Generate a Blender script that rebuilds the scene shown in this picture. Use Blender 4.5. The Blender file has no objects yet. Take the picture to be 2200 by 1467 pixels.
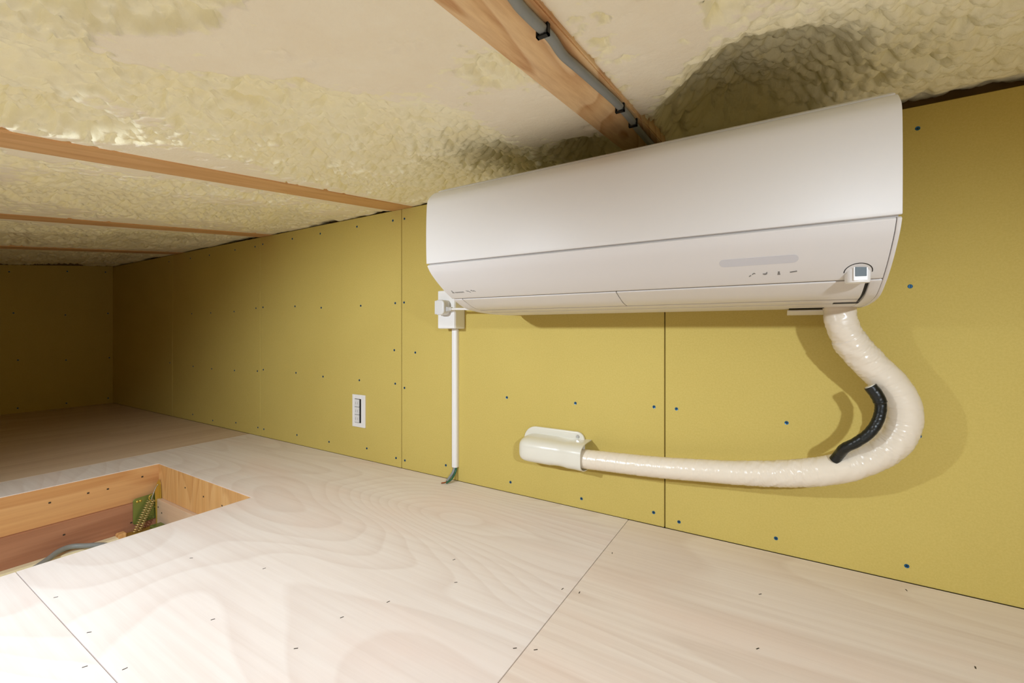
import bpy, bmesh, math, random
import numpy as np
from mathutils import Vector, Matrix

random.seed(7)
scene = bpy.context.scene
COL = scene.collection
PI = math.pi

# ------------------------------------------------------------------ camera
# room frame: X along the boarded wall (to the right), Y towards it, Z up, floor at z = 0 (metres)
H = 0.492            # camera height
D = 1.133            # distance camera - boarded wall
cam = bpy.data.cameras.new('camera')
cam.sensor_width = 36.0
cam.lens = 36.0 * 942.0 / 2200.0
cam.shift_y = -23.5 / 2200.0
cam.clip_start = 0.02
cam_ob = bpy.data.objects.new('camera', cam)
cam_ob.location = (0, 0, H)
cam_ob.rotation_euler = (PI / 2, 0, math.atan2(575, 942))
COL.objects.link(cam_ob)
scene.camera = cam_ob

# ------------------------------------------------------------------ world, lamps, exposure
w = bpy.data.worlds.new('world'); scene.world = w; w.use_nodes = True
w.node_tree.nodes['Background'].inputs[0].default_value = (1, 1, 1, 1)
w.node_tree.nodes['Background'].inputs[1].default_value = 0.0

def spot(name, loc, target, power, size_deg, blend, radius, col):
    l = bpy.data.lights.new(name, 'SPOT')
    l.energy = power; l.spot_size = math.radians(size_deg); l.spot_blend = blend
    l.shadow_soft_size = radius; l.color = col
    o = bpy.data.objects.new(name, l); COL.objects.link(o)
    o.location = loc
    d = Vector(target) - Vector(loc)
    o.rotation_euler = d.to_track_quat('-Z', 'Y').to_euler()
    return o
LAMP_COL = (0.80, 0.895, 1.0)
spot('lamp_left', (-1.0, -0.28, 0.752), (-1.06, 0.44, 0.0), 46, 123, 0.6, 0.022, LAMP_COL)
spot('lamp_right', (0.59, -0.28, 0.752), (0.34, 0.30, 0.0), 43, 117, 0.6, 0.022, LAMP_COL)

vs = scene.view_settings
vs.view_transform = 'Standard'; vs.look = 'None'; vs.gamma = 1.0
vs.use_curve_mapping = False
vs.exposure = 0.09
scene.cycles.max_bounces = 7
scene.cycles.diffuse_bounces = 6
scene.cycles.glossy_bounces = 3
scene.cycles.caustics_reflective = False
scene.cycles.caustics_refractive = False
scene.cycles.use_adaptive_sampling = True
scene.cycles.adaptive_threshold = 0.05

# ------------------------------------------------------------------ helpers
def lin(r, g, b):
    f = lambda v: (v / 255 / 12.92) if v / 255 <= 0.04045 else ((v / 255 + 0.055) / 1.055) ** 2.4
    return (f(r), f(g), f(b), 1.0)

def mat(name, rgb, rough=0.5, metal=0.0, spec=0.5, coat=0.0):
    m = bpy.data.materials.new(name); m.use_nodes = True
    b = m.node_tree.nodes['Principled BSDF']
    b.inputs['Base Color'].default_value = lin(*rgb)
    b.inputs['Roughness'].default_value = rough
    b.inputs['Metallic'].default_value = metal
    b.inputs['Specular IOR Level'].default_value = spec
    b.inputs['Coat Weight'].default_value = coat
    return m

class NT:
    def __init__(s, m): s.t = m.node_tree; s.b = s.t.nodes['Principled BSDF']
    def n(s, typ, **k):
        x = s.t.nodes.new(typ)
        for a, v in k.items(): setattr(x, a, v)
        return x
    def l(s, a, b): s.t.links.new(a, b)
    def math(s, op, a, b=None, clamp=False):
        x = s.n('ShaderNodeMath', operation=op, use_clamp=clamp)
        for i, v in enumerate((a, b)):
            if v is None: continue
            if hasattr(v, 'links'): s.l(v, x.inputs[i])
            else: x.inputs[i].default_value = v
        return x.outputs[0]
    def coords(s, scale, rnd=True):
        tc = s.n('ShaderNodeTexCoord')
        mp = s.n('ShaderNodeMapping'); mp.inputs['Scale'].default_value = scale
        if rnd:
            oi = s.n('ShaderNodeObjectInfo')
            va = s.n('ShaderNodeVectorMath', operation='SCALE'); va.inputs[0].default_value = (17.3, 9.1, 5.7)
            s.l(oi.outputs['Random'], va.inputs['Scale'])
            s.l(va.outputs[0], mp.inputs['Location'])
        s.l(tc.outputs['Object'], mp.inputs['Vector'])
        return mp.outputs[0]
    def noise(s, vec, scale, detail=2, rough=0.5, dist=0.0):
        x = s.n('ShaderNodeTexNoise'); x.inputs['Scale'].default_value = scale
        x.inputs['Detail'].default_value = detail; x.inputs['Roughness'].default_value = rough
        x.inputs['Distortion'].default_value = dist
        s.l(vec, x.inputs['Vector']); return x.outputs['Fac']
    def ramp(s, fac, stops):
        x = s.n('ShaderNodeValToRGB'); e = x.color_ramp.elements
        while len(e) > 1: e.remove(e[-1])
        e[0].position, e[0].color = stops[0]
        for p, c in stops[1:]:
            k = e.new(p); k.color = c
        s.l(fac, x.inputs[0]); return x.outputs[0]
    def mix(s, fac, a, b, mode='MIX'):
        x = s.n('ShaderNodeMix', data_type='RGBA', blend_type=mode)
        for i, v in ((0, fac), (6, a), (7, b)):
            if hasattr(v, 'links'): s.l(v, x.inputs[i])
            else: x.inputs[i].default_value = v
        return x.outputs[2]
    def bump(s, h, strength, dist):
        x = s.n('ShaderNodeBump'); x.inputs['Strength'].default_value = strength
        x.inputs['Distance'].default_value = dist
        s.l(h, x.inputs['Height']); s.l(x.outputs[0], s.b.inputs['Normal'])

def wood(name, light, mid, dark, along, lowscale, rings, ringmix=0.5, fibre=90, rough=0.55, blotch=None, fmix=0.38, sq=0.16):
    """veneer / sawn wood: growth-ring contours of a stretched noise field plus fine fibres"""
    m = mat(name, mid, rough, spec=0.35); N = NT(m)
    st = {'x': (sq, 1, 1), 'y': (1, sq, 1), 'z': (1, 1, sq)}[along]
    v = N.coords(st)
    lowf = N.noise(v, lowscale, 1.5, 0.45, 0.25)
    saw = N.math('FRACT', N.math('MULTIPLY', lowf, rings))
    band = N.ramp(saw, [(0, lin(*light)), (0.55, lin(*mid)), (0.9, lin(*dark)), (1.0, lin(*light))])
    base = N.ramp(N.noise(v, lowscale * 0.7, 3), [(0.3, lin(*light)), (0.7, lin(*mid))])
    c = N.mix(ringmix, base, band)
    st2 = {'x': (0.03, 1, 1), 'y': (1, 0.03, 1), 'z': (1, 1, 0.03)}[along]
    fb = N.noise(N.coords(st2), fibre, 4, 0.65)
    c = N.mix(fmix, c, N.ramp(fb, [(0.3, lin(*dark)), (0.55, lin(*mid)), (0.75, lin(*light))]))
    if blotch:
        bn = N.noise(N.coords((0.5, 1, 1) if along == 'x' else (1, 0.5, 1)), 3.0, 4, 0.6)
        c = N.mix(N.ramp(bn, [(0.5, (0, 0, 0, 1)), (0.78, (0.6, 0.6, 0.6, 1))]), c, lin(*blotch))
    N.l(c, N.b.inputs['Base Color'])
    N.bump(fb, 0.12, 0.002)
    return m

def gypsum():
    m = mat('yellow_board_paper', (205, 185, 106), 0.75, spec=0.25); N = NT(m)
    v = N.coords((1, 1, 1))
    n1 = N.noise(v, 260, 3, 0.7); n2 = N.noise(v, 3, 3)
    c = N.mix(0.5, N.ramp(n1, [(0.35, lin(194, 172, 90)), (0.65, lin(206, 185, 106))]),
              N.ramp(n2, [(0.3, lin(196, 174, 94)), (0.7, lin(204, 183, 102))]))
    N.l(c, N.b.inputs['Base Color']); N.bump(n1, 0.1, 0.0008)
    return m

def foam_mat():
    m = mat('spray_foam', (235, 220, 175), 0.85, spec=0.12); N = NT(m)
    at = N.n('ShaderNodeAttribute', attribute_name='shaved')
    v = N.coords((1, 1, 1), False)
    skin = N.ramp(N.noise(v, 9, 4, 0.6), [(0.3, lin(250, 242, 204)), (0.7, lin(253, 248, 218))])
    cut = N.ramp(N.noise(v, 14, 5, 0.65), [(0.3, lin(246, 236, 212)), (0.7, lin(250, 243, 222))])
    N.l(N.mix(at.outputs['Fac'], skin, cut), N.b.inputs['Base Color'])
    N.bump(N.noise(v, 120, 3, 0.6), 0.4, 0.003)
    return m

def pine():
    m = wood('pine', (240, 212, 168), (228, 190, 138), (182, 124, 74), 'y', 7.0, 22, 0.75, 80, 0.5, None, 0.42, 0.12)
    return m

M = {}
M['board'] = gypsum()
M['foam'] = foam_mat()
M['pine'] = pine()
M['pine_red'] = wood('red_pine', (230, 190, 140), (216, 170, 116), (188, 134, 84), 'y', 6, 6, 0.4, 60)
M['ply'] = wood('pale_lauan_plywood', (240, 232, 227), (231, 219, 212), (210, 192, 182), 'x', 2.2, 34, 0.36, 70, 0.5, (232, 204, 192), 0.3, 0.3)
M['ply2'] = wood('tan_lauan_plywood', (236, 225, 215), (227, 212, 200), (205, 184, 169), 'x', 2.4, 16, 0.4, 80, 0.5, (232, 202, 186), 0.34, 0.2)
M['ply3'] = wood('brown_lauan_plywood', (226, 204, 180), (212, 186, 160), (186, 156, 128), 'y', 2.6, 6, 0.4, 70, 0.5)
M['ply_orange'] = wood('orange_plywood', (228, 182, 128), (212, 158, 102), (180, 118, 68), 'y', 5, 7, 0.6, 60)
M['ply_vert'] = wood('vertical_grain_plywood', (232, 190, 132), (220, 168, 104), (186, 126, 70), 'z', 9, 9, 0.5, 70)
M['ply_brown'] = wood('brown_board', (190, 140, 108), (172, 120, 90), (140, 90, 64), 'y', 5, 6, 0.45, 60)
M['ply_pale'] = wood('pale_board', (232, 206, 178), (222, 192, 162), (198, 164, 134), 'x', 5, 5, 0.4, 60)
M['dark'] = mat('dark_void', (24, 20, 16), 0.9, spec=0.1)
M['stud'] = wood('stud_wood', (140, 112, 74), (118, 92, 58), (88, 66, 40), 'x', 5, 5, 0.4, 60)
M['ac'] = mat('white_appliance_plastic', (222, 218, 215), 0.42, spec=0.35)
M['ac_low'] = mat('white_louver_plastic', (222, 217, 212), 0.4, spec=0.5)
M['white'] = mat('white_plastic', (236, 234, 232), 0.4)
M['white_grey'] = mat('grey_white_plastic', (222, 221, 220), 0.35)
M['ivory'] = mat('ivory_plastic', (226, 222, 208), 0.28, coat=0.3)
M['tape'] = mat('ivory_vinyl_tape', (230, 218, 199), 0.27, spec=0.6)
M['blacktape'] = mat('black_vinyl_tape', (14, 18, 15), 0.36, spec=0.5)
M['black'] = mat('black_plastic', (12, 12, 12), 0.6)
M['greyink'] = mat('grey_ink', (128, 126, 124), 0.6)
M['lightink'] = mat('light_grey_ink', (206, 205, 209), 0.3)
M['red'] = mat('red_print', (196, 40, 52), 0.6)
M['lens'] = mat('grey_sensor_glass', (112, 122, 128), 0.6, spec=0.2)
M['cable_grey'] = mat('grey_cable_sheath', (138, 142, 140), 0.45)
M['wire_green'] = mat('green_wire', (30, 92, 62), 0.4)
M['copper'] = mat('copper', (160, 92, 54), 0.35, 1.0)
M['screw_blue'] = mat('blue_zinc_screw', (38, 104, 150), 0.35, 0.6)
M['screw_dark'] = mat('dark_screw_recess', (10, 16, 26), 0.6)
M['zinc'] = mat('yellow_zinc_plate', (216, 190, 92), 0.32, 0.75)
M['zinc_green'] = mat('green_zinc_plate', (140, 158, 88), 0.34, 0.7)
M['spring'] = mat('spring_steel', (226, 206, 150), 0.28, 0.8)
M['steel'] = mat('steel', (190, 190, 186), 0.3, 1.0)
M['cream'] = mat('cream_panel', (238, 226, 190), 0.5)
M['nail'] = mat('nail_head', (70, 62, 56), 0.5, 0.5)

def link(name, me, m, parent=None):
    o = bpy.data.objects.new(name, me); COL.objects.link(o)
    if m is not None and not me.materials:
        me.materials.append(M[m] if isinstance(m, str) else m)
    if parent is not None: o.parent = parent
    return o

def bm_obj(name, bm, m, parent=None, smooth=False, loc=None):
    bmesh.ops.recalc_face_normals(bm, faces=bm.faces)
    me = bpy.data.meshes.new(name); bm.to_mesh(me); bm.free()
    if smooth:
        for p in me.polygons: p.use_smooth = True
    o = link(name, me, m, parent)
    if loc is not None: o.location = loc
    return o

def empty(name, loc=(0, 0, 0)):
    o = bpy.data.objects.new(name, None); COL.objects.link(o); o.location = loc; o.empty_display_size = 0.05
    return o

def tag(o, label, cat, group=None):
    o['label'] = label; o['category'] = cat
    if group: o['group'] = group
    return o

def struct(o, label=None):
    o['kind'] = 'structure'
    if label: o['label'] = label
    return o

def add_box(bm, x0, x1, y0, y1, z0, z1, bev=0.0, seg=2):
    r = bmesh.ops.create_cube(bm, size=1.0)
    vs_ = r['verts']
    for v in vs_:
        v.co = Vector(((x0 + x1) / 2 + v.co.x * (x1 - x0), (y0 + y1) / 2 + v.co.y * (y1 - y0), (z0 + z1) / 2 + v.co.z * (z1 - z0)))
    if bev > 0:
        es = list({e for v in vs_ for e in v.link_edges})
        bmesh.ops.bevel(bm, geom=es, offset=bev, segments=seg, affect='EDGES', profile=0.5)

def box(name, x0, x1, y0, y1, z0, z1, m, parent=None, bev=0.0, seg=2, smooth=False, local=True):
    """a (bevelled) box whose origin is its own centre"""
    bm = bmesh.new()
    c = Vector(((x0 + x1) / 2, (y0 + y1) / 2, (z0 + z1) / 2))
    add_box(bm, x0 - c.x, x1 - c.x, y0 - c.y, y1 - c.y, z0 - c.z, z1 - c.z, bev, seg)
    return bm_obj(name, bm, m, parent, smooth, c)

def prism(name, poly, h0, h1, axis, m, parent=None, bev=0.0, seg=2, smooth=False):
    """closed 2-D polygon extruded along an axis. axis 'x': poly=(y,z); 'y': poly=(x,z); 'z': poly=(x,y)"""
    bm = bmesh.new()
    def P(a, b, h): return {'x': (h, a, b), 'y': (a, h, b), 'z': (a, b, h)}[axis]
    lo = [bm.verts.new(P(a, b, h0)) for a, b in poly]; hi = [bm.verts.new(P(a, b, h1)) for a, b in poly]
    n = len(poly)
    bm.faces.new(lo); bm.faces.new(hi)
    for i in range(n): bm.faces.new((lo[i], lo[(i + 1) % n], hi[(i + 1) % n], hi[i]))
    bmesh.ops.recalc_face_normals(bm, faces=bm.faces)
    if bev > 0:
        es = [e for e in bm.edges if len(e.link_faces) == 2 and e.calc_face_angle(0) > 0.5]
        bmesh.ops.bevel(bm, geom=es, offset=bev, segments=seg, affect='EDGES', profile=0.5)
    o = bm_obj(name, bm, m, parent)
    if smooth: auto_smooth(o)
    return o

def auto_smooth(o, ang=35):
    me = o.data
    for p in me.polygons: p.use_smooth = True
    bm = bmesh.new(); bm.from_mesh(me)
    for e in bm.edges:
        if len(e.link_faces) == 2 and e.calc_face_angle(0) > math.radians(ang): e.smooth = False
    bm.to_mesh(me); bm.free()

def catmull(pts, n):
    pts = [Vector(p) for p in pts]
    P = [2 * pts[0] - pts[1]] + pts + [2 * pts[-1] - pts[-2]]
    out = []
    segs = len(pts) - 1
    for k in range(n + 1):
        t = k / n * segs; i = min(int(t), segs - 1); u = t - i
        a, b, c, d = P[i], P[i + 1], P[i + 2], P[i + 3]
        out.append(0.5 * ((2 * b) + (c - a) * u + (2 * a - 5 * b + 4 * c - d) * u * u + (3 * b - a - 3 * c + d) * u ** 3))
    return out

def resample(pts, step):
    L = [0]
    for a, b in zip(pts, pts[1:]): L.append(L[-1] + (b - a).length)
    n = max(2, int(L[-1] / step)); out = []; j = 0
    for k in range(n + 1):
        s = L[-1] * k / n
        while j < len(L) - 2 and L[j + 1] < s: j += 1
        u = (s - L[j]) / max(1e-9, L[j + 1] - L[j])
        out.append(pts[j].lerp(pts[j + 1], min(1, max(0, u))))
    return out, L[-1]

def tube_mesh(pts, rad, nseg=12, cap=True):
    """rad: number or function(i, s, ang) -> radius; parallel-transport frames"""
    bm = bmesh.new(); rings = []
    up = None; s = 0
    for i, p in enumerate(pts):
        t = (pts[min(i + 1, len(pts) - 1)] - pts[max(i - 1, 0)]).normalized()
        if up is None:
            up = Vector((0, 0, 1)) if abs(t.z) < 0.9 else Vector((0, -1, 0))
        up = (up - t * up.dot(t)).normalized(); sd = t.cross(up)
        if i: s += (p - pts[i - 1]).length
        ring = []
        for k in range(nseg):
            a = 2 * PI * k / nseg
            r = rad(i, s, a) if callable(rad) else rad
            ring.append(bm.verts.new(p + (up * math.cos(a) + sd * math.sin(a)) * r))
        rings.append(ring)
    for r0, r1 in zip(rings, rings[1:]):
        for k in range(nseg): bm.faces.new((r0[k], r0[(k + 1) % nseg], r1[(k + 1) % nseg], r1[k]))
    if cap:
        bm.faces.new(rings[0]); bm.faces.new(rings[-1])
    return bm

def tube(name, ctrl, rad, m, parent=None, nseg=12, step=0.004, spline=True):
    pts = catmull(ctrl, 12 * len(ctrl)) if spline else [Vector(p) for p in ctrl]
    if spline: pts, _ = resample(pts, step)
    return bm_obj(name, tube_mesh(pts, rad, nseg), m, parent, smooth=True)

# ------------------------------------------------------------------ numpy noise
def hash2(ix, iy, seed):
    h = (ix.astype(np.int64) * 374761393 + iy.astype(np.int64) * 668265263 + seed * 974634533) & 0x7fffffff
    h = ((h ^ (h >> 13)) * 1274126177) & 0x7fffffff
    return ((h ^ (h >> 16)) & 0xffff) / 65535.0

def vnoise(x, y, seed):
    ix, iy = np.floor(x), np.floor(y); fx, fy = x - ix, y - iy
    fx = fx * fx * (3 - 2 * fx); fy = fy * fy * (3 - 2 * fy)
    a, b = hash2(ix, iy, seed), hash2(ix + 1, iy, seed)
    c, d = hash2(ix, iy + 1, seed), hash2(ix + 1, iy + 1, seed)
    return (a * (1 - fx) + b * fx) * (1 - fy) + (c * (1 - fx) + d * fx) * fy

def fbm(x, y, seed, oct=4):
    v = 0; a = 0.5; t = 0
    for o in range(oct):
        v = v + a * vnoise(x, y, seed + o); t += a; a *= 0.5; x = x * 2.03 + 5.1; y = y * 2.03 + 3.7
    return v / t

def worley(x, y, seed):
    ix, iy = np.floor(x), np.floor(y); best = np.full(x.shape, 9.0)
    for dx in (-1, 0, 1):
        for dy in (-1, 0, 1):
            cx, cy = ix + dx, iy + dy
            px = cx + hash2(cx, cy, seed); py = cy + hash2(cx, cy, seed + 77)
            best = np.minimum(best, (px - x) ** 2 + (py - y) ** 2)
    return np.sqrt(best)

# ------------------------------------------------------------------ setting: room extents
XL, XR, YF = -3.885, 1.575, -1.30
SL = 0.109
def roof(y): return H + 0.3105 + SL * y      # underside of the rafters
WALL_TOP = 0.926
HX0, HX1, HY0, HY1 = -1.963, -1.33, -0.50, 0.705   # loft hatch opening

# ---- floor: subfloor with the hatch hole, plywood sheets as parts
bm = bmesh.new()
for a in ((XL, HX0 - 0.02, YF, D), (HX1 + 0.02, XR, YF, D), (HX0 - 0.02, HX1 + 0.02, HY1 + 0.02, D), (HX0 - 0.02, HX1 + 0.02, YF, HY0 - 0.02)):
    add_box(bm, a[0], a[1], a[2], a[3], -0.03, -0.0125)
floor = struct(bm_obj('floor', bm, 'dark'))
PY = D - 0.001
def sheet(poly, m):
    cx = sum(p[0] for p in poly) / len(poly); cy = sum(p[1] for p in poly) / len(poly)
    o = prism('plywood_sheet', [(a - cx, b - cy) for a, b in poly], -0.012, 0.0, 'z', m, floor, bev=0.0003, seg=1)
    o.location = (cx, cy, 0)
    return o
g = 0.0008
def rect(x0, x1, y0, y1): return [(x0 + g, y0 + g), (x1 - g, y0 + g), (x1 - g, y1 - g), (x0 + g, y1 - g)]
J = 0.236
sheet([(-2.156 + g, PY), (-2.156 + g, J + g), (HX0, J + g), (HX0, HY1), (HX1, HY1), (HX1, J + g), (-0.336 - g, J + g), (-0.336 - g, PY)], 'ply')
sheet(rect(-0.336, XR, J, PY), 'ply2')
sheet(rect(HX1, 0.12, -0.674, J), 'ply')
sheet(rect(0.12, XR, -0.674, J), 'ply2')
sheet(rect(-2.156, HX0, -0.674, J), 'ply')
sheet(rect(HX0, HX1, -0.674, HY0), 'ply')
sheet(rect(XL, -2.156, J, PY), 'ply3')
sheet(rect(XL, -2.156, -0.674, J), 'ply3')
sheet(rect(XL, -1.1, YF, -0.674), 'ply')
sheet(rect(-1.1, XR, YF, -0.674), 'ply')

# nails in the floor sheets
NAILS = [(-1.14, 0.252), (-0.961, 0.251), (-0.813, 0.251), (-1.086, 0.448), (-0.91, 0.507), (-0.824, 0.372), (-0.639, 0.405), (-0.606, 0.562), (-0.54, 0.674), (-0.641, 0.49), (-0.35, 0.582), (-0.321, 0.596), (-0.597, 0.739), (-0.321, 0.769), (-0.031, 0.94), (-0.029, 0.777), (0.244, 0.899), (0.205, 1.099), (-0.353, 0.763), (-0.868, 0.222), (-0.316, 0.943)]
bm = bmesh.new(); add_box(bm, -0.0008, 0.0008, -0.003, 0.003, -0.0001, 0.0003)
bmesh.ops.recalc_face_normals(bm, faces=bm.faces)
nail_me = bpy.data.meshes.new('nail'); bm.to_mesh(nail_me); bm.free(); nail_me.materials.append(M['nail'])
for x, y in NAILS:
    o = link('nail', nail_me, None, floor); o.location = (x, y, 0); o.rotation_euler.z = random.uniform(-0.9, 0.3)

# ---- walls
def wall_panel(parent, x0, x1, z0, z1):
    o = box('wall_board', x0 + 0.0012, x1 - 0.0012, D, D + 0.0125, z0, z1, 'board', parent, bev=0.0012, seg=1)
    return o
bm = bmesh.new(); add_box(bm, XL - 0.1, XR + 0.1, D + 0.034, D + 0.07, -0.03, 1.12)
wall_back = struct(bm_obj('wall_back', bm, 'stud'))
JX = [XL, -2.975, -2.065, -1.155, -0.245, 0.665, XR]
for a, b in zip(JX, JX[1:]): wall_panel(wall_back, a, b, 0.0, WALL_TOP)
# dark batten behind the board joints
for x in JX[1:-1]:
    box('joint_batten', x - 0.02, x + 0.02, D + 0.0126, D + 0.033, 0.0, WALL_TOP - 0.01, 'dark', wall_back)

def shell_wall(name, x0, x1, y0, y1, z1, m='board'):
    bm = bmesh.new(); add_box(bm, x0, x1, y0, y1, -0.03, z1)
    return struct(bm_obj(name, bm, m))
wall_left = shell_wall('wall_left', XL - 0.02, XL, YF, D + 0.034, 1.1, 'stud')
def end_board(y0, y1):
    bm = bmesh.new()
    pts = [(y0, 0.0), (y1, 0.0), (y1, roof(y1) + 0.004), (y0, roof(y0) + 0.004)]
    o = prism('wall_board', pts, XL, XL + 0.0125, 'x', 'board', wall_left, bev=0.001, seg=1)
end_board(0.2235, D); end_board(-0.6865, 0.2225); end_board(YF, -0.6875)
wall_right = shell_wall('wall_right', XR, XR + 0.02, YF, D + 0.034, 1.1)
wall_front = shell_wall('wall_front', XL - 0.02, XR + 0.02, YF - 0.02, YF, 1.1)

# screws: dished blue heads with a cross recess
def screw_mesh():
    bm = bmesh.new()
    R = 0.0041; prof = [(R, 0.0), (R * 0.92, 0.0007), (R * 0.55, 0.0003), (0.0, 0.0001)]
    n = 12; rings = []
    for r, h in prof[:-1]:
        rings.append([bm.verts.new((r * math.cos(2 * PI * k / n), -h, r * math.sin(2 * PI * k / n))) for k in range(n)])
    c = bm.verts.new((0, -0.0001, 0))
    for a, b in zip(rings, rings[1:]):
        for k in range(n): bm.faces.new((a[k], a[(k + 1) % n], b[(k + 1) % n], b[k]))
    for k in range(n): bm.faces.new((rings[-1][k], rings[-1][(k + 1) % n], c))
    bmesh.ops.recalc_face_normals(bm, faces=bm.faces)
    for f in bm.faces:
        if f.normal.y > 0: f.normal_flip()
    nf = len(bm.faces)
    for s in (0, 1):
        a, b = (0.0024, 0.0006) if s == 0 else (0.0006, 0.0024)
        add_box(bm, -a, a, -0.0008, -0.0001, -b, b)
    bm.faces.ensure_lookup_table()
    for i in range(nf, len(bm.faces)): bm.faces[i].material_index = 1
    me = bpy.data.meshes.new('screw'); bm.to_mesh(me); bm.free()
    me.materials.append(M['screw_blue']); me.materials.append(M['screw_dark'])
    return me
SM = screw_mesh()
WS = [(0.228, 0.883), (-1.14, 0.89), (-1.198, 0.891), (-1.393, 0.893), (-1.619, 0.892), (-1.814, 0.892), (-2.045, 0.892), (-2.11, 0.887), (-2.29, 0.889), (-2.546, 0.886), (-2.757, 0.888), (-3.02, 0.891),
      (0.217, 0.578), (-1.142, 0.592), (-1.186, 0.591), (-1.371, 0.587), (-1.613, 0.586), (-1.794, 0.597), (-2.043, 0.6), (-2.102, 0.597), (-2.299, 0.586), (-2.531, 0.584), (-2.741, 0.584),
      (-1.088, 0.415), (-1.191, 0.421), (-1.14, 0.288), (-1.186, 0.3), (-1.379, 0.301), (-1.601, 0.303), (-1.787, 0.309), (-2.04, 0.311), (-2.09, 0.302), (-2.295, 0.295), (-2.521, 0.293), (-2.725, 0.297), (-3.008, 0.306),
      (-0.71, 0.288), (-0.485, 0.29), (-0.271, 0.299), (-0.217, 0.299), (0.013, 0.29), (0.23, 0.288),
      (-0.95, 0.043), (-0.697, 0.032), (-0.467, 0.028), (-0.272, 0.032), (-0.211, 0.022), (-0.007, 0.032), (0.212, 0.032), (-1.138, 0.03), (-1.182, 0.032), (-1.337, 0.045), (-1.562, 0.04), (-1.78, 0.041), (-2.036, 0.036), (-2.086, 0.038), (-2.282, 0.039), (-2.511, 0.026), (-2.73, 0.035)]
for x, z in WS:
    o = link('screw', SM, None, wall_back); o.location = (x, D, z); o.rotation_euler.y = random.uniform(0, 1.5)
for y, z in [(0.661, 0.838), (0.908, 0.869), (1.093, 0.885), (0.678, 0.596), (0.899, 0.591), (1.106, 0.608), (0.696, 0.316), (0.902, 0.304), (1.113, 0.308), (0.695, 0.03), (0.904, 0.03), (1.107, 0.036)]:
    o = link('screw', SM, None, wall_left); o.location = (XL + 0.0125, y, z); o.rotation_euler.z = PI / 2

# ---- ceiling: sprayed foam between the rafters, shaved flush in places
BEAMS = [(-0.310, -0.222), (-1.205, -1.102), (-2.065, -1.975), (-2.945, -2.845), (0.58, 0.67)]
def axis(parts):
    out = []
    for a, b, st in parts:
        n = max(1, int(round((b - a) / st)))
        out += list(np.linspace(a, b, n, endpoint=False))
    return np.array(out + [parts[-1][1]])
xs = axis([(XL - 0.02, -2.4, 0.012), (-2.4, -1.3, 0.0065), (-1.3, 0.75, 0.0036), (0.75, XR + 0.02, 0.02)])
ys = axis([(YF - 0.02, 0.02, 0.03), (0.02, 0.5, 0.0042), (0.5, D + 0.034, 0.0042)])
X, Y = np.meshgrid(xs, ys, indexing='ij')
wx = X + 0.02 * (fbm(X * 14, Y * 14, 3) - 0.5); wy = Y + 0.02 * (fbm(X * 14, Y * 14, 11) - 0.5)
big = fbm(X * 5.0, Y * 5.0, 21, 3) - 0.5
med = fbm(X * 16, Y * 16, 31, 4) - 0.5
fine = fbm(X * 45, Y * 45, 61, 3) - 0.5
r = 0.010 + 0.045 * big + 0.022 * med + 0.007 * fine
# flat strips where the knife rode along the rafters
for b0, b1 in BEAMS:
    d = np.maximum(np.maximum(b0 - X, X - b1), 0)
    r -= 0.018 * np.exp(-(d / 0.05) ** 2)
def patch(x, y, rx, ry, amt, rot=0.0, power=1.5):
    global r
    c, s = math.cos(rot), math.sin(rot)
    u = ((X - x) * c + (Y - y) * s) / rx; v = (-(X - x) * s + (Y - y) * c) / ry
    r += amt * np.exp(-(u * u + v * v) ** power)
# shaved (negative) and hollow (positive) areas
patch(-0.46, 0.36, 0.13, 0.15, -0.045)
patch(-0.62, 0.25, 0.12, 0.05, -0.04, 0.75)
patch(-0.385, 0.70, 0.075, 0.13, -0.035)
patch(-1.05, 0.45, 0.05, 0.11, -0.03)
patch(-0.33, 0.53, 0.05, 0.08, 0.016)
patch(-0.72, 0.43, 0.17, 0.15, 0.014, 0.6)
patch(-0.62, 0.16, 0.12, 0.05, 0.02, 0.6)
patch(-0.82, 0.17, 0.12, 0.06, 0.012)
patch(-1.00, 0.21, 0.10, 0.09, 0.04, 0.5, 2)
patch(-0.66, 0.82, 0.16, 0.18, 0.014)
patch(-0.56, 0.80, 0.07, 0.10, 0.02)
patch(-0.36, 0.97, 0.07, 0.10, 0.055, 0, 2)
patch(-0.14, 0.55, 0.055, 0.28, -0.03)
patch(0.02, 0.96, 0.22, 0.20, 0.045)
patch(-0.05, 0.95, 0.14, 0.24, 0.06, 0, 2)
patch(0.35, 0.60, 0.35, 0.25, 0.006)
patch(-1.57, 0.55, 0.20, 0.5, 0.012)
patch(-1.42, 0.62, 0.09, 0.16, -0.025)
patch(-2.40, 0.55, 0.25, 0.6, 0.012)
patch(-3.3, 0.6, 0.35, 0.6, 0.01)
# popcorn lumps of the sprayed skin (bulge downwards)
l1 = 1 - np.clip(worley(wx * 46, wy * 46, 5), 0, 1) ** 2.3
l2 = 1 - np.clip(worley(wx * 100 + 3, wy * 100, 9), 0, 1) ** 2.2
amp = 0.55 + 0.9 * fbm(X * 6, Y * 6, 41, 2)
lump = amp * (0.029 * (l1 - 0.80) + 0.010 * (l2 - 0.80))
raw = r - lump
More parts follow.
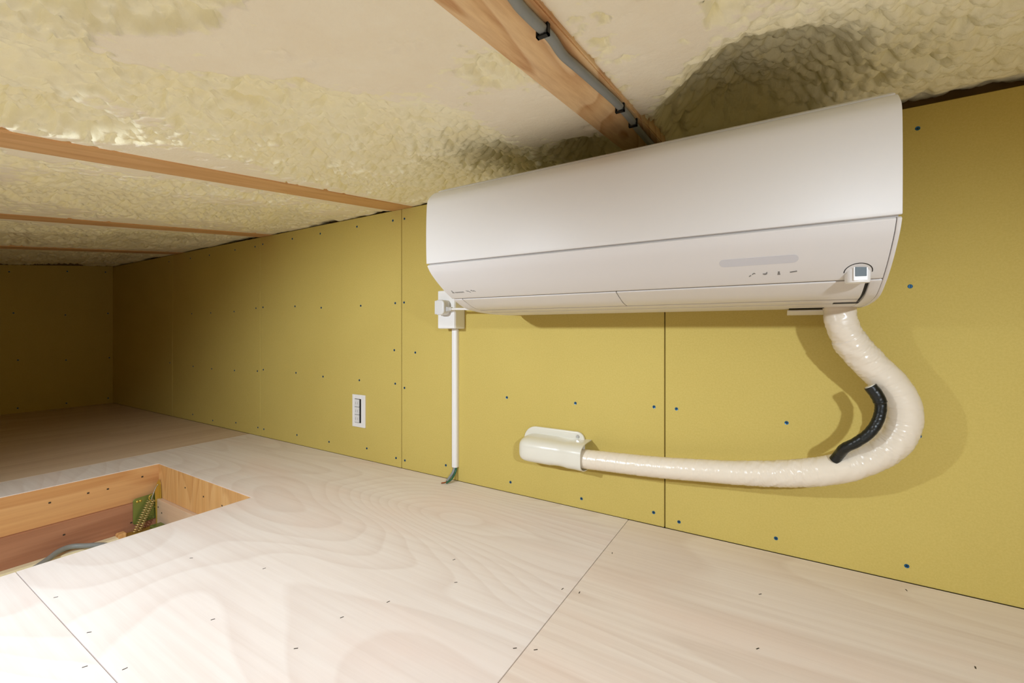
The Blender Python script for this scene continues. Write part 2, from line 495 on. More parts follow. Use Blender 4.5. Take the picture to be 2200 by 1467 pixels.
# the foam keeps clear of the wall head, with drips here and there
edge = np.clip((Y - 1.07) / 0.06, 0, 1)
raw *= 1 - 0.75 * edge
raw += edge * 0.016 * np.clip((X - 0.10) / 0.08, 0, 1)
raw += edge * (0.003 + 0.05 * np.clip(fbm(X * 9, Y * 3, 51, 3) - 0.45, -0.12, 0.4))
cut = 0.0025 + 0.0012 * (fbm(X * 30, Y * 8, 71, 3) - 0.5) + 0.045 * np.clip(fbm(X * 26, Y * 34, 83, 4) - 0.70, 0, 0.12)
shaved = np.clip((cut - raw) / 0.003, 0, 1)
off = np.maximum(raw, cut)
Zc = H + 0.3105 + SL * Y + off
nx, ny = X.shape
verts = np.stack([X, Y, Zc], -1).reshape(-1, 3)
idx = np.arange(nx * ny).reshape(nx, ny)
q = np.stack([idx[:-1, :-1], idx[:-1, 1:], idx[1:, 1:], idx[1:, :-1]], -1).reshape(-1, 4)
me = bpy.data.meshes.new('ceiling')
me.vertices.add(len(verts)); me.vertices.foreach_set('co', verts.ravel())
me.loops.add(q.size); me.loops.foreach_set('vertex_index', q.ravel().astype(np.int32))
me.polygons.add(len(q)); me.polygons.foreach_set('loop_start', np.arange(0, q.size, 4, dtype=np.int32))
me.update(calc_edges=True)
me.polygons.foreach_set('use_smooth', np.ones(len(q), dtype=bool))
at = me.attributes.new('shaved', 'FLOAT', 'POINT'); at.data.foreach_set('value', shaved.ravel().astype(np.float32))
ceiling = struct(link('ceiling', me, 'foam'))

# ------------------------------------------------------------------ rafters
def rafter(x0, x1, m, label, prot=0.0):
    bm = bmesh.new()
    add_box(bm, x0, x1, 0, 1, 0, 1, 0)
    y0, y1 = YF, D + 0.033
    for v in bm.verts:
        y = y0 if v.co.y < 0.5 else y1
        v.co.z = roof(y) - prot + (0.12 if v.co.z > 0.5 else 0.0); v.co.y = y
    c = Vector(((x0 + x1) / 2, 0.5, roof(0.5)))
    for v in bm.verts: v.co -= c
    bmesh.ops.recalc_face_normals(bm, faces=bm.faces)
    es = [e for e in bm.edges if abs((e.verts[0].co - e.verts[1].co).y) > 0.5]
    bmesh.ops.bevel(bm, geom=es, offset=0.002, segments=2, affect='EDGES')
    o = bm_obj('rafter', bm, m, None, False, c)
    return tag(o, label, 'beam', 'rafters in the foamed ceiling')
rafter(*BEAMS[0], 'pine', 'wide pale pine rafter carrying the grey cable above the air conditioner', 0.004)
rafter(*BEAMS[1], 'pine_red', 'reddish pine rafter meeting the wall just left of the air conditioner')
rafter(*BEAMS[2], 'pine_red', 'thin looking reddish rafter, second from the far dark end wall')
rafter(*BEAMS[3], 'pine_red', 'darkest rafter, nearest the far dark end wall')

# grey cable stapled under the wide rafter
cabpts = [(-0.230, 0.02), (-0.226, 0.20), (-0.232, 0.36), (-0.236, 0.402), (-0.236, 0.44), (-0.235, 0.475), (-0.240, 0.52), (-0.238, 0.565), (-0.235, 0.634), (-0.232, 0.713), (-0.233, 0.792), (-0.238, 0.876), (-0.240, 1.02), (-0.236, 1.12)]
cable = empty('ceiling_cable', (-0.235, 0.5, roof(0.5) - 0.012))
tag(cable, 'grey electric cable stapled along the wide pine rafter', 'cable')
def cable_pt(x, y): return Vector((x, y, roof(y) - 0.0095)) - cable.location
bmc = tube_mesh(resample(catmull([cable_pt(*p) for p in cabpts], 160), 0.006)[0], lambda i, s, a: 0.0052 + 0.0012 * abs(math.sin(a)), 12)
bm_obj('sheath', bmc, 'cable_grey', cable, True)
for x, y in ((-0.2355, 0.455), (-0.2325, 0.735), (-0.2345, 0.82)):
    bm = bmesh.new()
    hw = 0.0078
    add_box(bm, -hw, hw, -0.003, 0.003, -0.0018, 0.0)
    add_box(bm, -hw, -hw + 0.002, -0.003, 0.003, -0.0018, 0.014)
    add_box(bm, hw - 0.002, hw, -0.003, 0.003, -0.0018, 0.014)
    o = bm_obj('cable_staple', bm, 'black', cable); o.location = Vector((x, y, roof(y) - 0.0162)) - cable.location

# ------------------------------------------------------------------ loft hatch (lining boards, door, spring hinge)
hatch = empty('loft_hatch', ((HX0 + HX1) / 2, 0.1, -0.24))
tag(hatch, 'timber lined loft hatch opening cut into the plywood floor', 'hatch')
def hbox(name, x0, x1, y0, y1, z0, z1, m, parent=hatch, bev=0.0008, base=None):
    o = box(name, x0, x1, y0, y1, z0, z1, m, None, bev, 1)
    o.parent = parent; o.location = o.location - (base or hatch.location)
    return o
hbox('lining_board', HX0 - 0.018, HX0 + 0.0015, HY0, HY1 + 0.018, -0.119, -0.0022, 'ply_orange')
hbox('lining_board', HX0 - 0.018, HX0 + 0.012, HY0, HY1 + 0.018, -0.222, -0.1195, 'ply_brown')
hbox('lining_board', HX0 + 0.0017, HX1, HY1 - 0.0015, HY1 + 0.018, -0.122, -0.0022, 'ply_vert')
hbox('lining_board', HX0 + 0.0125, HX1, HY1 - 0.014, HY1 + 0.018, -0.222, -0.1225, 'ply_pale')
hbox('lining_board', HX1, HX1 + 0.018, HY0, HY1 + 0.018, -0.222, -0.0128, 'ply_orange')
hbox('lining_board', HX0, HX1, HY0 - 0.018, HY0, -0.222, -0.0128, 'ply_vert')
hbox('hatch_door', HX0 - 0.018, HX1 + 0.018, HY0 - 0.018, HY1 + 0.018, -0.242, -0.2235, 'cream')
hbox('door_rim', HX0 + 0.0125, HX0 + 0.04, HY0, HY1 - 0.12, -0.2232, -0.214, 'cream')
# nail heads in the lining
for y, z in ((0.655, -0.035), (0.56, -0.05), (0.51, -0.048), (0.42, -0.05), (0.62, -0.185), (0.45, -0.16)):
    hbox('nail_head', HX0 + 0.0010 if z > -0.12 else HX0 + 0.0115, (HX0 + 0.0015 if z > -0.12 else HX0 + 0.012) + 0.0008, y - 0.003, y + 0.003, z - 0.0025, z + 0.0025, 'nail', bev=0.0006)
for x, z in ((-1.75, -0.05), (-1.62, -0.055), (-1.5, -0.06)):
    hbox('nail_head', x - 0.003, x + 0.003, HY1 - 0.0023, HY1 - 0.0010, z - 0.0025, z + 0.0025, 'nail', bev=0.0006)
for x, z in ((-1.93, -0.15), (-1.90, -0.165)):
    hbox('nail_head', x - 0.003, x + 0.003, HY1 - 0.0148, HY1 - 0.0135, z - 0.0025, z + 0.0025, 'nail', bev=0.0006)

hinge = empty('spring_hinge', (HX0 + 0.03, 0.66, -0.2))
tag(hinge, 'yellow zinc spring hinge bracket in the corner of the loft hatch', 'hinge')
HB = hinge.location.copy()
def hp(name, *a, **k): return hbox(name, *a, parent=hinge, base=HB, **k)
# side plate on the brown lining board, rounded outline
XB = HX0 + 0.0125
pl = []
for cx, cz, a0 in ((0.688, -0.184, -90), (0.688, -0.108, 0), (0.632, -0.112, 90), (0.632, -0.188, 180)):
    for k in range(5):
        a = math.radians(a0 + k * 22.5); pl.append((cx + 0.008 * math.cos(a) - HB.y, cz + 0.008 * math.sin(a) - HB.z))
prism('hinge_plate', pl, XB - HB.x, XB + 0.0035 - HB.x, 'x', 'zinc_green', hinge, bev=0.0006, seg=1)
# upright pointed arm near the corner
arm = [(0.6885, -0.215), (0.6985, -0.215), (0.6985, -0.052), (0.693, -0.06), (0.684, -0.085)]
prism('hinge_arm', [(a - HB.y, b - HB.z) for a, b in arm], XB + 0.008 - HB.x, XB + 0.012 - HB.x, 'x', 'zinc', hinge)
prism('hinge_bracket', [(XB + 0.008 - HB.x, -0.215 - HB.z), (XB + 0.03 - HB.x, -0.215 - HB.z), (XB + 0.014 - HB.x, -0.07 - HB.z), (XB + 0.008 - HB.x, -0.06 - HB.z)], 0.6985 - HB.y, 0.7015 - HB.y, 'y', 'zinc', hinge)
for y, z in ((0.636, -0.116), (0.645, -0.116), (0.69, -0.15)):
    bm = bmesh.new(); bmesh.ops.create_uvsphere(bm, u_segments=10, v_segments=6, radius=0.0045)
    o = bm_obj('rivet', bm, 'zinc', hinge, True); o.scale = (0.6, 1, 1); o.location = Vector((XB + 0.0035, y, z)) - HB
# twin coil springs running down to the door
for dy in (-0.007, 0.007):
    a = Vector((XB + 0.016, 0.672 + dy, -0.120)); b = Vector((XB + 0.022, 0.628 + dy, -0.214))
    t = (b - a).normalized(); u = t.orthogonal().normalized(); v = t.cross(u); turns = 13; pts = []
    for k in range(turns * 14 + 1):
        an = 2 * PI * k / 14
        pts.append(a + (b - a) * (k / (turns * 14)) + (u * math.cos(an) + v * math.sin(an)) * 0.0056 - HB)
    bm_obj('coil_spring', tube_mesh(pts, 0.0015, 6), 'spring', hinge, True)
tube('hook_wire', [Vector(p) - HB for p in ((XB + 0.016, 0.672, -0.122), (XB + 0.014, 0.676, -0.108), (XB + 0.012, 0.682, -0.092), (XB + 0.011, 0.690, -0.074), (XB + 0.013, 0.694, -0.070))], 0.0016, 'steel', hinge, 8, 0.003)
tube('hook_wire', [Vector(p) - HB for p in ((XB + 0.016, 0.672, -0.122), (XB + 0.017, 0.665, -0.112), (XB + 0.016, 0.668, -0.102), (XB + 0.014, 0.676, -0.100))], 0.0016, 'zinc', hinge, 8, 0.003)
hp('hinge_foot', XB + 0.0005, XB + 0.045, 0.60, 0.69, -0.2225, -0.216, 'zinc', bev=0.0015)
hp('hinge_block', XB + 0.001, XB + 0.03, 0.575, 0.60, -0.2225, -0.204, 'ply_vert', bev=0.004)
hp('hinge_catch', XB + 0.05, XB + 0.10, 0.655, 0.69, -0.2225, -0.196, 'zinc_green', bev=0.003)

hose = tube('hatch_cable', [(-1.86, 0.36, -0.207), (-1.895, 0.40, -0.203), (-1.922, 0.43, -0.198), (-1.932, 0.46, -0.198), (-1.915, 0.49, -0.203), (-1.87, 0.53, -0.207), (-1.78, 0.55, -0.215)], 0.008, 'cable_grey', None, 12, 0.006)
tag(hose, 'loop of grey cable lying on the cream hatch door', 'cable')

# ------------------------------------------------------------------ air conditioner
AX0, AX1 = -0.666, 0.1325
ac = empty('air_conditioner', ((AX0 + AX1) / 2, D, 0.536))
tag(ac, 'white wall mounted split air conditioner under the foamed ceiling', 'air conditioner')
AB = ac.location.copy()
top = [(0.0, 0.352), (0.10, 0.352), (0.22, 0.348), (0.32, 0.336), (0.372, 0.314), (0.394, 0.297), (0.4025, 0.283), (0.405, 0.262), (0.4062, 0.225), (0.4062, 0.185), (0.4052, 0.147)]
low = [(0.4050, 0.1448), (0.39, 0.126), (0.36, 0.102), (0.33, 0.083), (0.30, 0.068), (0.264, 0.0545), (0.22, 0.048), (0.18, 0.0455), (0.14, 0.044), (0.05, 0.044), (0.0, 0.05)]
def smooth2(pts, n):
    return [(v.x, v.y) for v in catmull([(a, b, 0) for a, b in pts], n)]
TOP = smooth2(top, 60); LOW = smooth2(low, 80)
def section(curve, p0, p1):
    """points of the curve with p between p1..p0 (p decreasing)"""
    return [q for q in curve if p1 - 1e-6 <= q[0] <= p0 + 1e-6]
def offset(poly, d):
    out = []
    for i in range(len(poly)):
        a = Vector(poly[max(0, i - 1)]); b = Vector(poly[min(len(poly) - 1, i + 1)])
        t = (b - a).normalized(); nrm = Vector((t.y, -t.x))     # inward (towards wall / up) for p-decreasing curves
        out.append((poly[i][0] + nrm.x * d, poly[i][1] + nrm.y * d))
    return out
def yz(p, z): return (D - p - AB.y, z + H - AB.z)
def shell(name, sec, x0, x1, th, m, bev=0.0008, lift=0.0):
    inner = offset(sec, th) ; outer = offset(sec, lift) if lift else sec
    poly = [yz(*q) for q in outer] + [yz(*q) for q in reversed(inner)]
    return prism(name, poly, x0 - AB.x, x1 - AB.x, 'x', m, ac, bev=bev, seg=2, smooth=True)
# inner chassis
full = TOP + LOW
ins = offset(full, 0.0065)
ins = [(max(0.0, a), b) for a, b in ins]
prism('chassis', [yz(*q) for q in ins], AX0 + 0.003 - AB.x, AX1 - 0.003 - AB.x, 'x', 'ac_low', ac)
# upper case and flat front panel
shell('top_cover', [q for q in TOP if q[0] < 0.372 and q[1] > 0.312] , AX0, AX1, 0.006, 'ac')
shell('front_panel', [q for q in TOP if not (q[0] < 0.3725 and q[1] > 0.312)], AX0, AX1, 0.006, 'ac', 0.0012)
# lower front panel, side caps, louvers
shell('lower_panel', section(LOW, 0.4046, 0.3145), AX0 + 0.0004, 0.1268, 0.006, 'ac', 0.0010)
shell('side_cap', section(LOW, 0.4046, 0.0), 0.1276, AX1, 0.006, 'ac', 0.0010)
shell('side_cap', section(LOW, 0.3130, 0.0), AX0 + 0.0004, AX0 + 0.027, 0.006, 'ac', 0.0010)
shell('end_filler', section(LOW, 0.3130, 0.0), 0.1135, 0.1272, 0.006, 'ac', 0.0010)
shell('louver', section(LOW, 0.3125, 0.242), AX0 + 0.0285, -0.2685, 0.004, 'ac_low', 0.0012)
shell('louver', section(LOW, 0.3125, 0.242), -0.2670, 0.1085, 0.004, 'ac_low', 0.0012)
shell('rear_louver', section(LOW, 0.2395, 0.196), AX0 + 0.0285, 0.1085, 0.0035, 'ac_low', 0.0010)
shell('base_strip', section(LOW, 0.1945, 0.0), AX0 + 0.0275, 0.1128, 0.005, 'ac_low', 0.0010)
shade_out = offset(section(LOW, 0.317, 0.19), 0.0052)  # thin black sheet over the white chassis, painted shade for the louver gaps
shade_in = offset(shade_out, 0.001)
prism('louver_gap_shade', [yz(*q) for q in shade_out] + [yz(*q) for q in reversed(shade_in)], AX0 + 0.028 - AB.x, 0.1134 - AB.x, 'x', 'black', ac)
# loose service flap by the pipe and its dark slot
prism('service_flap', [yz(*q) for q in ((0.10, 0.0405), (0.055, 0.0335), (0.055, 0.0315), (0.10, 0.0385))], 0.013 - AB.x, 0.088 - AB.x, 'x', 'ac_low', ac, bev=0.0005)
prism('service_slot', [yz(*q) for q in ((0.11, 0.0439), (0.05, 0.0439), (0.05, 0.0425), (0.11, 0.0425))], 0.016 - AB.x, 0.088 - AB.x, 'x', 'black', ac)
prism('end_slot', [yz(*q) for q in ((0.212, 0.0472), (0.196, 0.0466), (0.196, 0.0455), (0.212, 0.0461))], 0.078 - AB.x, 0.112 - AB.x, 'x', 'black', ac)

# marks on the lower panel: coordinates (x, p) on the curved surface
def zlow(p):
    for (a, za), (b, zb) in zip(LOW, LOW[1:]):
        if b <= p <= a: return za + (zb - za) * (a - p) / max(1e-9, a - b)
    return LOW[-1][1]
def surf(x, p, lift):
    e = 0.001; dz = (zlow(p + e) - zlow(p - e)) / (2 * e)
    nrm = Vector((dz, -1)).normalized()     # outward in (p, z)
    return Vector((x - AB.x, D - (p + nrm.x * lift) - AB.y, zlow(p) + nrm.y * lift + H - AB.z))
def decal(name, polys, m, lift=0.0004):
    bm = bmesh.new()
    for poly in polys:
        a = [bm.verts.new(surf(x, p, lift)) for x, p in poly]
        b = [bm.verts.new(surf(x, p, -0.0003)) for x, p in poly]
        bm.faces.new(a); bm.faces.new(b)
        for i in range(len(a)): bm.faces.new((a[i], a[(i + 1) % len(a)], b[(i + 1) % len(b)], b[i]))
    return bm_obj(name, bm, m, ac)
def stroke(pts, wd):
    out = []
    for (x0, p0), (x1, p1) in zip(pts, pts[1:]):
        d = Vector((x1 - x0, p1 - p0)); n_ = Vector((-d.y, d.x)).normalized() * wd / 2
        out.append([(x0 + n_.x, p0 + n_.y), (x1 + n_.x, p1 + n_.y), (x1 - n_.x, p1 - n_.y), (x0 - n_.x, p0 - n_.y)])
    return out
# pill shaped display window
pill = []
R_ = 0.0068
for cx, a0 in ((-0.075, 90), (0.017, -90)):
    for k in range(13):
        a = math.radians(a0 + k * 15); pill.append((cx + R_ * math.cos(a), 0.3655 + R_ * math.sin(a)))
decal('display_window', [pill], 'lightink', 0.0003)
# four indicator icons
decal('indicator_icon', stroke([(-0.0415, 0.336), (-0.039, 0.3385)], 0.0016) + stroke([(-0.037, 0.340), (-0.0345, 0.343), (-0.033, 0.341)], 0.0015), 'greyink')
decal('indicator_icon', [[(-0.0225 + 0.0032 * math.cos(math.radians(a)) + 0.003, 0.341 + 0.003 * math.sin(math.radians(a))) for a in range(180, 361, 30)]] + stroke([(-0.018, 0.341), (-0.0165, 0.3435)], 0.0012), 'greyink')
decal('indicator_icon', [[(-0.003, 0.3365), (0.001, 0.3365), (0.0003, 0.340), (-0.0023, 0.340)], [(-0.0022, 0.3405), (0.0002, 0.3405), (0.0002, 0.3435), (-0.0022, 0.3435)]], 'greyink')
decal('indicator_icon', stroke([(0.0135, 0.3405), (0.0225, 0.342)], 0.0022), 'greyink')
# maker's marks at the lower left corner
lg = []
lg += [[(-0.6445 + dx, 0.3372 + dy), (-0.6432 + dx, 0.3400 + dy), (-0.6445 + dx, 0.3428 + dy), (-0.6458 + dx, 0.3400 + dy)] for dx, dy in ((0, 0.0028), (-0.0015, -0.002), (0.0018, -0.002))]
decal('maker_emblem', lg, 'greyink')
tx = []
x = -0.638
for k in range(10):
    wv = (0.0021, 0.0006, 0.0018, 0.0018, 0.0018, 0.0018, 0.0006, 0.0018, 0.0018, 0.0006)[k]
    tx += stroke([(x, 0.3362), (x, 0.3398)], 0.0005)
    if wv > 0.001:
        tx += stroke([(x, 0.3394), (x + wv, 0.3394)], 0.0005) + stroke([(x, 0.338), (x + wv, 0.338)], 0.0005)
    x += wv + 0.0011
decal('maker_lettering', tx, 'greyink')
decal('script_mark', stroke([(-0.6045, 0.3425), (-0.602, 0.3395), (-0.600, 0.341), (-0.5975, 0.3375), (-0.5955, 0.336)], 0.0014)
      + stroke([(-0.592, 0.3405), (-0.5895, 0.343), (-0.587, 0.339), (-0.584, 0.341), (-0.581, 0.3375)], 0.0014), 'greyink')
# sensor eye: short turned cylinder set into the panel
eye_c = surf(0.0965, 0.333, 0.0)
bm = bmesh.new()
prof_e = [(0.0, 0.0175), (0.010, 0.0170), (0.0138, 0.0145), (0.015, 0.011), (0.015, -0.0135), (0.0142, -0.0155), (0.0, -0.0158)]
n = 28; rings = []
for rr, hh in prof_e:
    if rr == 0: rings.append([bm.verts.new((0, 0, hh))])
    else: rings.append([bm.verts.new((rr * math.cos(2 * PI * k / n), rr * math.sin(2 * PI * k / n), hh)) for k in range(n)])
for a, b in zip(rings, rings[1:]):
    for k in range(n):
        if len(a) == 1: bm.faces.new((a[0], b[k], b[(k + 1) % n]))
        elif len(b) == 1: bm.faces.new((a[k], a[(k + 1) % n], b[0]))
        else: bm.faces.new((a[k], a[(k + 1) % n], b[(k + 1) % n], b[k]))
eye = bm_obj('sensor_eye', bm, 'white', ac, False); auto_smooth(eye, 40)
eye.location = eye_c + Vector((0, 0.006, 0.0))
bm = bmesh.new(); add_box(bm, -0.0068, 0.0068, -0.0158, -0.0135, -0.0075, 0.0062, 0.0005, 1)
o = bm_obj('sensor_window', bm, 'lens', eye); o.rotation_euler.z = math.radians(8)
bm = bmesh.new(); add_box(bm, -0.0085, 0.0085, -0.0152, -0.0120, -0.0135, 0.0085, 0.0008, 1)
o = bm_obj('sensor_bezel', bm, 'white', eye); o.rotation_euler.z = math.radians(8)
# dark ring gap around the eye
ringp = []
for k in range(0, 19):
    a = math.radians(-5 + k * 190 / 18)
    ringp.append((0.0965 + 0.0162 * math.cos(a), 0.3335 + 0.0165 * math.sin(a)))
decal('sensor_gap', stroke(ringp, 0.0011), 'black', 0.0003)

# ------------------------------------------------------------------ taped refrigerant pipe
PIPE = [(0.094, 1.033, 0.555), (0.097, 1.033, 0.530), (0.101, 1.033, 0.501), (0.12, 1.043, 0.461), (0.148, 1.052, 0.425), (0.178, 1.060, 0.388), (0.193, 1.062, 0.352), (0.192, 1.062, 0.314), (0.174, 1.061, 0.277), (0.131, 1.060, 0.241), (0.082, 1.058, 0.218), (0.02, 1.063, 0.2), (-0.064, 1.068, 0.185), (-0.158, 1.073, 0.174), (-0.263, 1.078, 0.164), (-0.382, 1.083, 0.157), (-0.475, 1.086, 0.152)]
pipe = empty('taped_pipe', (0.0, 1.06, 0.152))
tag(pipe, 'curved ivory taped refrigerant pipe hanging from the air conditioner', 'pipe')
pp, plen = resample(catmull(PIPE, 400), 0.0013)
def v1(x, y, seed):
    return float(vnoise(np.array([x]), np.array([y]), seed)[0])
def pipe_r(i, s, a):
    u = s / plen
    base = 0.0275 + (0.0245 - 0.0275) * min(1, max(0, (u - 0.45) / 0.2))
    if u < 0.08: base *= 0.93
    # overlapping spiral tape: small step every 25 mm
    ph = ((s / 0.026 + a / (2 * PI)) % 1.0)
    base += 0.0005 * ph
    # crumpled zones
    cr = math.exp(-((u - 0.10) / 0.05) ** 2) + 0.75 * math.exp(-((u - 0.52) / 0.07) ** 2) + 0.55 * math.exp(-((u - 0.33) / 0.06) ** 2) + 0.3
    ca, sa = math.cos(a), math.sin(a)
    wr = v1(s * 260 + 14 * ca + 3, sa * 2.2, 5) - 0.5
    wr2 = v1(s * 110 + 5 * sa, ca * 2.0 + 9, 8) - 0.5
    # two sagging pinched folds on the underside
    fold = 0.0
    for f0, amt in ((0.555, 0.006), (0.525, 0.004)):
        fold += amt * math.exp(-((s - f0 * plen) / 0.006) ** 2) * max(0, math.cos(a - PI) * 1.0) ** 6
    crease = max(0.0, 1 - abs(wr) / 0.07)
    return base - 0.0011 * crease * min(1.0, cr) + cr * (0.0015 * wr + 0.0019 * wr2) + fold
bm = tube_mesh([p - pipe.location for p in pp], pipe_r, 40)
bm_obj('tape_wrap', bm, 'tape', pipe, True)
# black drain hose stub
HOSE = [(0.090, 1.042, 0.243), (0.097, 1.036, 0.257), (0.104, 1.025, 0.272), (0.121, 1.018, 0.287), (0.139, 1.018, 0.306), (0.151, 1.021, 0.328), (0.156, 1.023, 0.353), (0.152, 1.023, 0.372), (0.141, 1.023, 0.390)]
hh, hlen = resample(catmull(HOSE, 160), 0.0009)
hs = empty('black_hose', (0.1, 1.03, 0.243))
tag(hs, 'short black taped drain hose sticking up beside the ivory pipe', 'hose')
def hose_r(i, s, a):
    u = s / hlen
    b = 0.0090 + (0.0014 if u > 0.82 else 0.0)
    return b + 0.0007 * (v1(s * 330 + 2 * math.sin(a), math.cos(a) * 1.4, 3) - 0.5)
bm_obj('hose_wrap', tube_mesh([p - hs.location for p in hh], hose_r, 20), 'blacktape', hs, True)
tdir = (hh[-1] - hh[-4]).normalized()
bm_obj('hose_end', tube_mesh([hh[-1] + tdir * 0.0002 - hs.location, hh[-1] + tdir * 0.0016 - hs.location], 0.0080, 16), 'ivory', hs)

# ------------------------------------------------------------------ pipe entry cover
cov = empty('pipe_cover', (-0.535, D, 0.158))
tag(cov, 'glossy ivory plastic entry cover on the wall at the pipe end', 'cover')
CB = cov.location.copy()
def rounded(x0, x1, z0, z1, rs, n=8):
    out = []
    for (cx, cz, a0), rr in zip(((x1, z0, -90), (x1, z1, 0), (x0, z1, 90), (x0, z0, 180)), rs):
        ox = cx - rr if cx == x1 else cx + rr; oz = cz - rr if cz == z1 else cz + rr
        for k in range(n + 1):
            a = math.radians(a0 + 90 * k / n); out.append((ox + rr * math.cos(a), oz + rr * math.sin(a)))
    return out
prism('flange', [(a - CB.x, b - CB.z) for a, b in rounded(-0.645, -0.455, 0.118, 0.213, (0.02, 0.022, 0.040, 0.03))], D - 0.009 - CB.y, D - CB.y, 'y', 'ivory', cov, bev=0.003, seg=3, smooth=True)
# hood: U-shaped arch swept along X, closed and rounded at the left end, open at the right
bm = bmesh.new()
def arch(hw, dep, zc, n=28):
    """cross-section points (y offset from wall, z) from the lower foot round the front to the upper foot"""
    pts = []
    for k in range(n + 1):
        a = PI * k / n
        c, s = math.cos(a), math.sin(a)
        e = 0.55
        pts.append((abs(s) ** e * dep, zc - math.copysign(abs(c) ** e, c) * hw))
    return pts
rows_o = []; rows_i = []
stations = [(-0.634, 0.25, 0.35), (-0.633, 0.55, 0.62), (-0.629, 0.78, 0.82), (-0.622, 0.91, 0.93), (-0.612, 0.975, 0.985), (-0.60, 1, 1), (-0.56, 1, 1), (-0.535, 1, 1), (-0.522, 0.965, 0.965), (-0.505, 0.955, 0.955), (-0.492, 0.97, 0.97), (-0.482, 1.0, 1.0), (-0.46, 1.0, 1.0), (-0.438, 1.03, 1.02)]
for x, fh, fd in stations:
    rows_o.append([bm.verts.new((x - CB.x, D - y - CB.y, z - CB.z)) for y, z in arch(0.0365 * fh, 0.078 * fd, 0.157)])
    rows_i.append([bm.verts.new((x - CB.x, D - y - CB.y, z - CB.z)) for y, z in arch((0.0365) * fh - 0.0025, 0.078 * fd - 0.0025, 0.157)])
for rows in (rows_o, rows_i):
    for a, b in zip(rows, rows[1:]):
        for k in range(len(a) - 1): bm.faces.new((a[k], a[k + 1], b[k + 1], b[k]))
    if rows is rows_o: bm.faces.new(rows[0])
for k in range(len(rows_o[-1]) - 1):
    bm.faces.new((rows_o[-1][k], rows_o[-1][k + 1], rows_i[-1][k + 1], rows_i[-1][k]))
hood = bm_obj('hood', bm, 'ivory', cov); auto_smooth(hood, 50)
bm = bmesh.new(); bmesh.ops.create_cone(bm, cap_ends=True, segments=16, radius1=0.0045, radius2=0.004, depth=0.003, matrix=Matrix.Rotation(PI / 2, 4, 'X'))
o = bm_obj('cover_screw', bm, 'steel', cov, False); o.location = Vector((-0.474, D - 0.0105, 0.2005)) - CB

# ------------------------------------------------------------------ surface mounted outlet box, plug, wiring
ob = empty('outlet_box', (-0.9055, D, 0.498))
tag(ob, 'white surface mounted outlet box below the left end of the air conditioner', 'outlet')
OB = ob.location.copy()
def part_box(parent, base, name, x0, x1, y0, y1, z0, z1, m, bev=0.001, seg=2):
    o = box(name, x0, x1, y0, y1, z0, z1, m, None, bev, seg); o.parent = parent; o.location = o.location - base; return o
part_box(ob, OB, 'box_body', -0.941, -0.870, D - 0.049, D, 0.498, 0.620, 'white', 0.0025)
part_box(ob, OB, 'front_plate', -0.9395, -0.8715, D - 0.0515, D - 0.0492, 0.4995, 0.6185, 'white', 0.001)
decal_o = part_box(ob, OB, 'red_print', -0.915, -0.898, D - 0.0519, D - 0.0514, 0.5835, 0.5865, 'red', 0.0)

pg = empty('power_plug', (-0.905, D - 0.055, 0.562))
tag(pg, 'grey white power plug pushed into the outlet box', 'plug')
PB = pg.location.copy()
pb = prism('plug_body', [(a - PB.x, b - PB.z) for a, b in rounded(-0.924, -0.888, 0.541, 0.588, (0.013, 0.013, 0.009, 0.009))], D - 0.084 - PB.y, D - 0.052 - PB.y, 'y', 'white_grey', pg, bev=0.004, seg=3, smooth=True)
part_box(pg, PB, 'plug_rim', -0.9275, -0.922, D - 0.082, D - 0.056, 0.543, 0.586, 'white_grey', 0.002)
for k in range(4):
    x = -0.887 + k * 0.0048
    part_box(pg, PB, 'strain_relief', x, x + 0.003, D - 0.0745 + k * 0.0006, D - 0.0595 - k * 0.0006, 0.5515 + k * 0.0006, 0.5665 - k * 0.0006, 'white_grey', 0.0012)
tube('cord', [Vector(q_) - PB for q_ in ((-0.892, D - 0.067, 0.559), (-0.87, D - 0.067, 0.559), (-0.84, D - 0.066, 0.5585), (-0.80, D - 0.062, 0.557), (-0.74, D - 0.058, 0.553), (-0.66, D - 0.052, 0.546), (-0.63, D - 0.048, 0.5425))], 0.0036, 'white', pg, 12, 0.006)

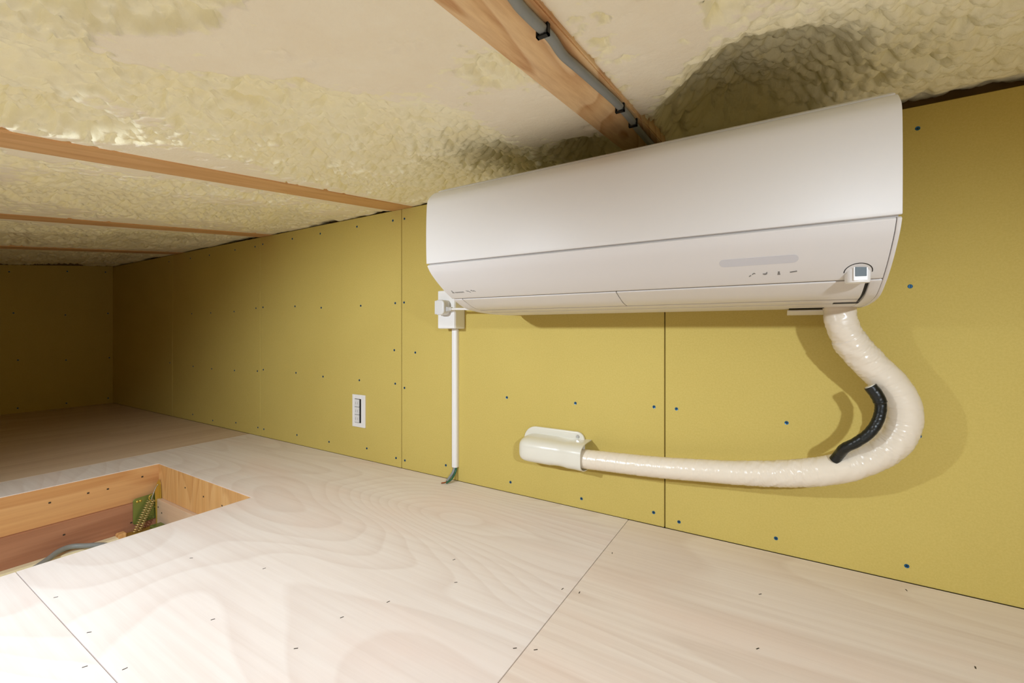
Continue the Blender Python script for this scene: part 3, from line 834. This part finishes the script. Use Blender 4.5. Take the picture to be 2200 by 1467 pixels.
cd = empty('wire_moulding', (-0.900, D, 0.046))
tag(cd, 'white vertical wire moulding running down from outlet box to floor', 'moulding')
DB = cd.location.copy()
prism('moulding_cover', [(a - DB.x, b - DB.y) for a, b in [(-0.9165, D), (-0.8955, D), (-0.8955, D - 0.009), (-0.898, D - 0.013), (-0.902, D - 0.0145), (-0.910, D - 0.0145), (-0.914, D - 0.013), (-0.9165, D - 0.009)]], 0.046 - DB.z, 0.4975 - DB.z, 'z', 'white', cd, bev=0.0006, seg=1)
wr = empty('wire_ends', (-0.905, 1.09, 0.0))
tag(wr, 'grey and green wire ends sticking out below the white moulding', 'wire')
WB = wr.location.copy()
tube('grey_wire', [Vector(q_) - WB for q_ in ((-0.908, 1.126, 0.055), (-0.908, 1.125, 0.04), (-0.909, 1.119, 0.028), (-0.912, 1.106, 0.016), (-0.913, 1.095, 0.0075))], 0.0046, 'cable_grey', wr, 12, 0.003)
tube('green_wire', [Vector(q_) - WB for q_ in ((-0.9005, 1.1265, 0.055), (-0.9005, 1.125, 0.038), (-0.901, 1.117, 0.025), (-0.903, 1.103, 0.012), (-0.911, 1.088, 0.004))], 0.003, 'wire_green', wr, 10, 0.003)
tube('copper_tip', [Vector(q_) - WB for q_ in ((-0.912, 1.096, 0.007), (-0.918, 1.090, 0.004), (-0.927, 1.083, 0.0025))], 0.002, 'copper', wr, 8, 0.003)

# flush wall outlet plate
pt = empty('wall_outlet_plate', (-1.377, D, 0.1225))
tag(pt, 'white flush wall plate with sockets and a black slot, left of the moulding', 'outlet')
TB = pt.location.copy()
def tb(name, x0, x1, y0, y1, z0, z1, m, bev=0.0006): return part_box(pt, TB, name, x0, x1, y0, y1, z0, z1, m, bev, 1)
px0, px1, pz0, pz1 = -1.413, -1.341, 0.122, 0.246
tb('plate_rim', px0, px0 + 0.012, D - 0.006, D, pz0, pz1, 'white', 0.001)
tb('plate_rim', px1 - 0.022, px1, D - 0.006, D, pz0, pz1, 'white', 0.001)
tb('plate_rim', px0 + 0.0121, px1 - 0.0221, D - 0.006, D, pz0, pz0 + 0.016, 'white', 0.001)
tb('plate_rim', px0 + 0.0121, px1 - 0.0221, D - 0.006, D, pz1 - 0.016, pz1, 'white', 0.001)
tb('socket_base', px0 + 0.0122, px1 - 0.0222, D - 0.002, D, pz0 + 0.0161, pz1 - 0.0161, 'black', 0)
for k in range(3):
    za = pz0 + 0.0175 + k * 0.0300
    tb('socket', px0 + 0.0130, px0 + 0.0385, D - 0.0062, D - 0.0021, za, za + 0.0285, 'white_grey', 0.0008)
    tb('socket_slot', px0 + 0.019, px0 + 0.0205, D - 0.0064, D - 0.0061, za + 0.009, za + 0.019, 'greyink', 0)
    tb('socket_slot', px0 + 0.030, px0 + 0.0315, D - 0.0064, D - 0.0061, za + 0.009, za + 0.019, 'greyink', 0)
